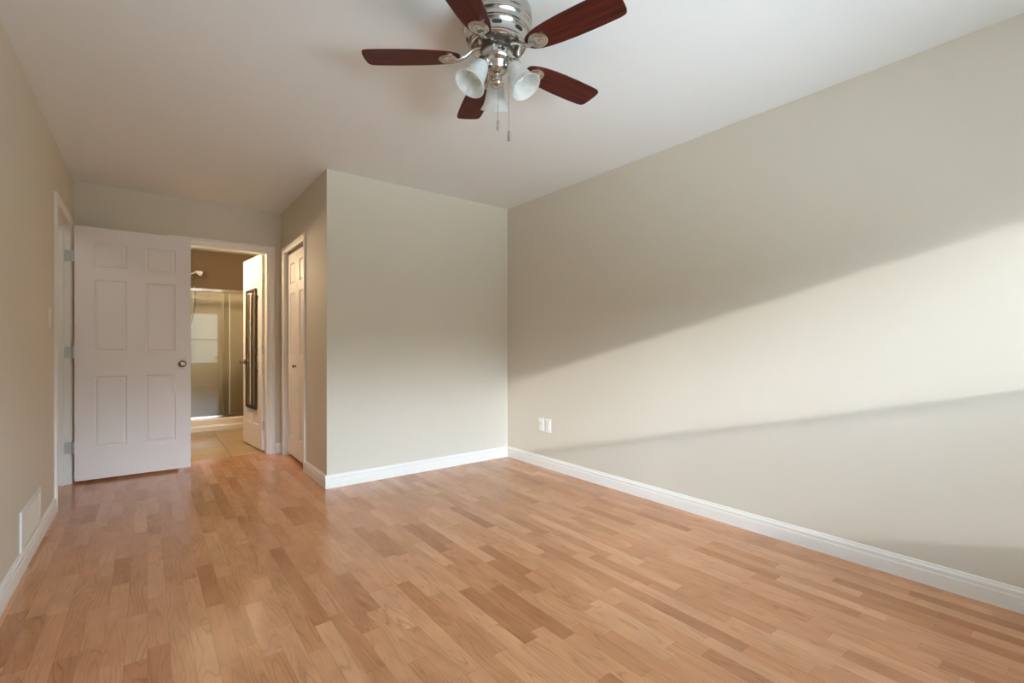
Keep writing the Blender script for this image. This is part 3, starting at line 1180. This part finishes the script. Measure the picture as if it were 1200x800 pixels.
frame_run(bm, (0, 0, 0), (mw, 0, 0), (0, 0, 1))
frame_run(bm, (0, 0, mh), (mw, 0, mh), (0, 0, -1))
frame_run(bm, (0, 0, 0), (0, 0, mh), (1, 0, 0))
frame_run(bm, (mw, 0, 0), (mw, 0, mh), (-1, 0, 0))
bmesh.ops.remove_doubles(bm, verts=bm.verts[:], dist=1e-5)
obj('mirror_frame', bm, 'frame', mi)
bm = B()
box(bm, fw - 0.004, mw - fw + 0.004, 0.002, 0.0085, fw - 0.004, mh - fw + 0.004)
obj('mirror_glass', bm, 'mirror', mi)
for z in (mh - 0.09, mh - 0.68, mh - 0.80):
    bm = B()
    box(bm, -0.016, 0.002, 0.004, 0.016, z - 0.014, z + 0.014, 0.004)
    obj('hanger_clip', bm, 'frame', mi)

# ------------------------------------------------------------------ shower
pan = thing('shower_pan', 'cream shower base with a raised stepped curb', 'shower base', ((SX0 + SX1) / 2, SY0, 0), 0)
hw = (SX1 - SX0) / 2
bm = B()
cp = [(0.0, 0.0), (0.012, 0.0), (0.012, 0.055), (0.004, 0.068), (-0.004, 0.075), (-0.004, 0.140), (-0.012, 0.151), (-0.022, 0.155), (-0.090, 0.155), (-0.100, 0.150), (-0.104, 0.06), (-0.104, 0.0)]
prism(bm, cp, (-hw, 0, 0), (hw, 0, 0), (0, -1, 0))
obj('curb', bm, 'pan', pan)
bm = B()
box(bm, -hw, hw, 0.104, BYE - SY0, 0.0, 0.05)
obj('tray', bm, 'pan', pan)

SH = 1.90
for nm, x0, x1, y0, y1 in (('wall_surround_end', SX0 + 0.012, SX1 - 0.012, BYE - 0.012, BYE), ('wall_surround_left', SX0, SX0 + 0.012, SY0 + 0.105, BYE),
                           ('wall_surround_right', SX1 - 0.012, SX1, SY0 + 0.105, BYE)):
    bm = B()
    box(bm, x0, x1, y0, y1, 0.0505, SH, 0.003)
    struct(nm, bm, 'surround')

sd = thing('shower_door', 'sliding glass shower door with chrome top and bottom rails', 'shower door', ((SX0 + SX1) / 2, SY0 + 0.055, 0.155), 0)
bm = B()
box(bm, -hw, hw, -0.026, 0.026, 1.632, 1.672, 0.004)
obj('header_rail', bm, 'chrome', sd)
bm = B()
box(bm, -hw, hw, -0.026, 0.026, 0.0005, 0.024, 0.003)
box(bm, -hw, hw, -0.026, -0.020, 0.02, 0.036, 0.002)
obj('bottom_rail', bm, 'chrome', sd)
bm = B()
for sx in (-1, 1):
    box(bm, sx * hw - (0.022 if sx > 0 else 0), sx * hw + (0.022 if sx < 0 else 0), -0.018, 0.018, 0.024, 1.632, 0.002)
obj('wall_jamb', bm, 'chrome', sd)
for x0, x1, y in ((-hw + 0.024, -0.055, -0.011), (-0.125, hw - 0.024, 0.011)):
    bm = B()
    box(bm, x0, x1, y - 0.003, y + 0.003, 0.026, 1.630)
    g = obj('glass_panel', bm, 'shower_glass', sd)
    bm = B()
    for xx in (x0, x1):
        box(bm, xx - 0.004, xx + 0.004, y - 0.006, y + 0.006, 0.026, 1.630, 0.002)
    obj('edge_strip', bm, 'vinyl', g)

sh = thing('shower_fixture', 'white shower head on an arm above the shower rail', 'shower', (SX0, 7.60, 2.00), 0)
bm = B()
tube(bm, [(0.0, 0, 0.0), (0.05, 0, 0.012), (0.12, 0, 0.052), (0.185, 0, 0.082)], 0.0105, 12)
obj('shower_arm', bm, 'plastic', sh, True)
bm = B()
q = Vector((0.93, 0, -0.36)).to_track_quat('Z', 'Y').to_matrix().to_4x4()
lathe(bm, [(0, -0.015), (0.014, -0.013), (0.016, 0.0), (0.021, 0.010), (0.030, 0.028), (0.034, 0.042), (0.034, 0.056), (0.029, 0.064), (0.015, 0.068), (0, 0.068)], 28, Matrix.Translation((0.195, 0, 0.087)) @ q)
obj('spray_head', bm, 'plastic', sh, True)
bm = B()
q = Vector((1, 0, 0)).to_track_quat('Z', 'Y').to_matrix().to_4x4()
lathe(bm, [(0, 0), (0.030, 0.0), (0.028, 0.006), (0.012, 0.010), (0, 0.010)], 24, q)
obj('escutcheon', bm, 'chrome', sh, True)
bm = B()
pts = []
for k in range(24):
    s = k / 23
    pts.append((0.145 + 0.035 * math.sin(s * 5.2), 0.02, 0.03 - 0.95 * s))
tube(bm, [(0.06, 0.01, 0.01)] + pts, 0.0065, 8)
obj('shower_hose', bm, 'chrome', sh, True)

# warm vanity light on the bathroom's left wall, beside the doorway
vl = thing('vanity_light', 'three-globe warm vanity light on the left bathroom wall', 'wall lamp', (BL, 6.08, 1.98), 0)
bm = B()
box(bm, 0, 0.025, -0.27, 0.27, -0.05, 0.05, 0.006)
obj('back_plate', bm, 'chrome', vl)
for y in (-0.19, 0, 0.19):
    bm = B()
    bmesh.ops.create_uvsphere(bm, u_segments=24, v_segments=14, radius=0.052, matrix=Matrix.Translation((0.085, y, 0)))
    gb = obj('globe', bm, 'bulb', vl, True)
    bm = B()
    q = Vector((1, 0, 0)).to_track_quat('Z', 'Y').to_matrix().to_4x4()
    lathe(bm, [(0.0, 0.02), (0.030, 0.02), (0.028, 0.040), (0.0, 0.040)], 20, Matrix.Translation((0, y, 0)) @ q)
    obj('globe_holder', bm, 'chrome', gb, True)

# added round fill light out of view in the hallway, brightens the left jamb
hl = thing('hallway_fill_light', 'added unseen fill light on the hallway ceiling that brightens the left door frame', 'fill light', (-1.15, 4.1, CH), 0)
bm = B()
lathe(bm, [(0, 0), (0.13, 0), (0.13, -0.018), (0.122, -0.022), (0, -0.022)], 36)
obj('fill_base', bm, 'nickel', hl, True)
bm = B()
lathe(bm, [(0.118, -0.0215), (0.120, -0.035), (0.108, -0.062), (0.080, -0.082), (0.042, -0.093), (0, -0.096)], 36)
obj('fill_dome', bm, M['hall_fill'], hl, True)
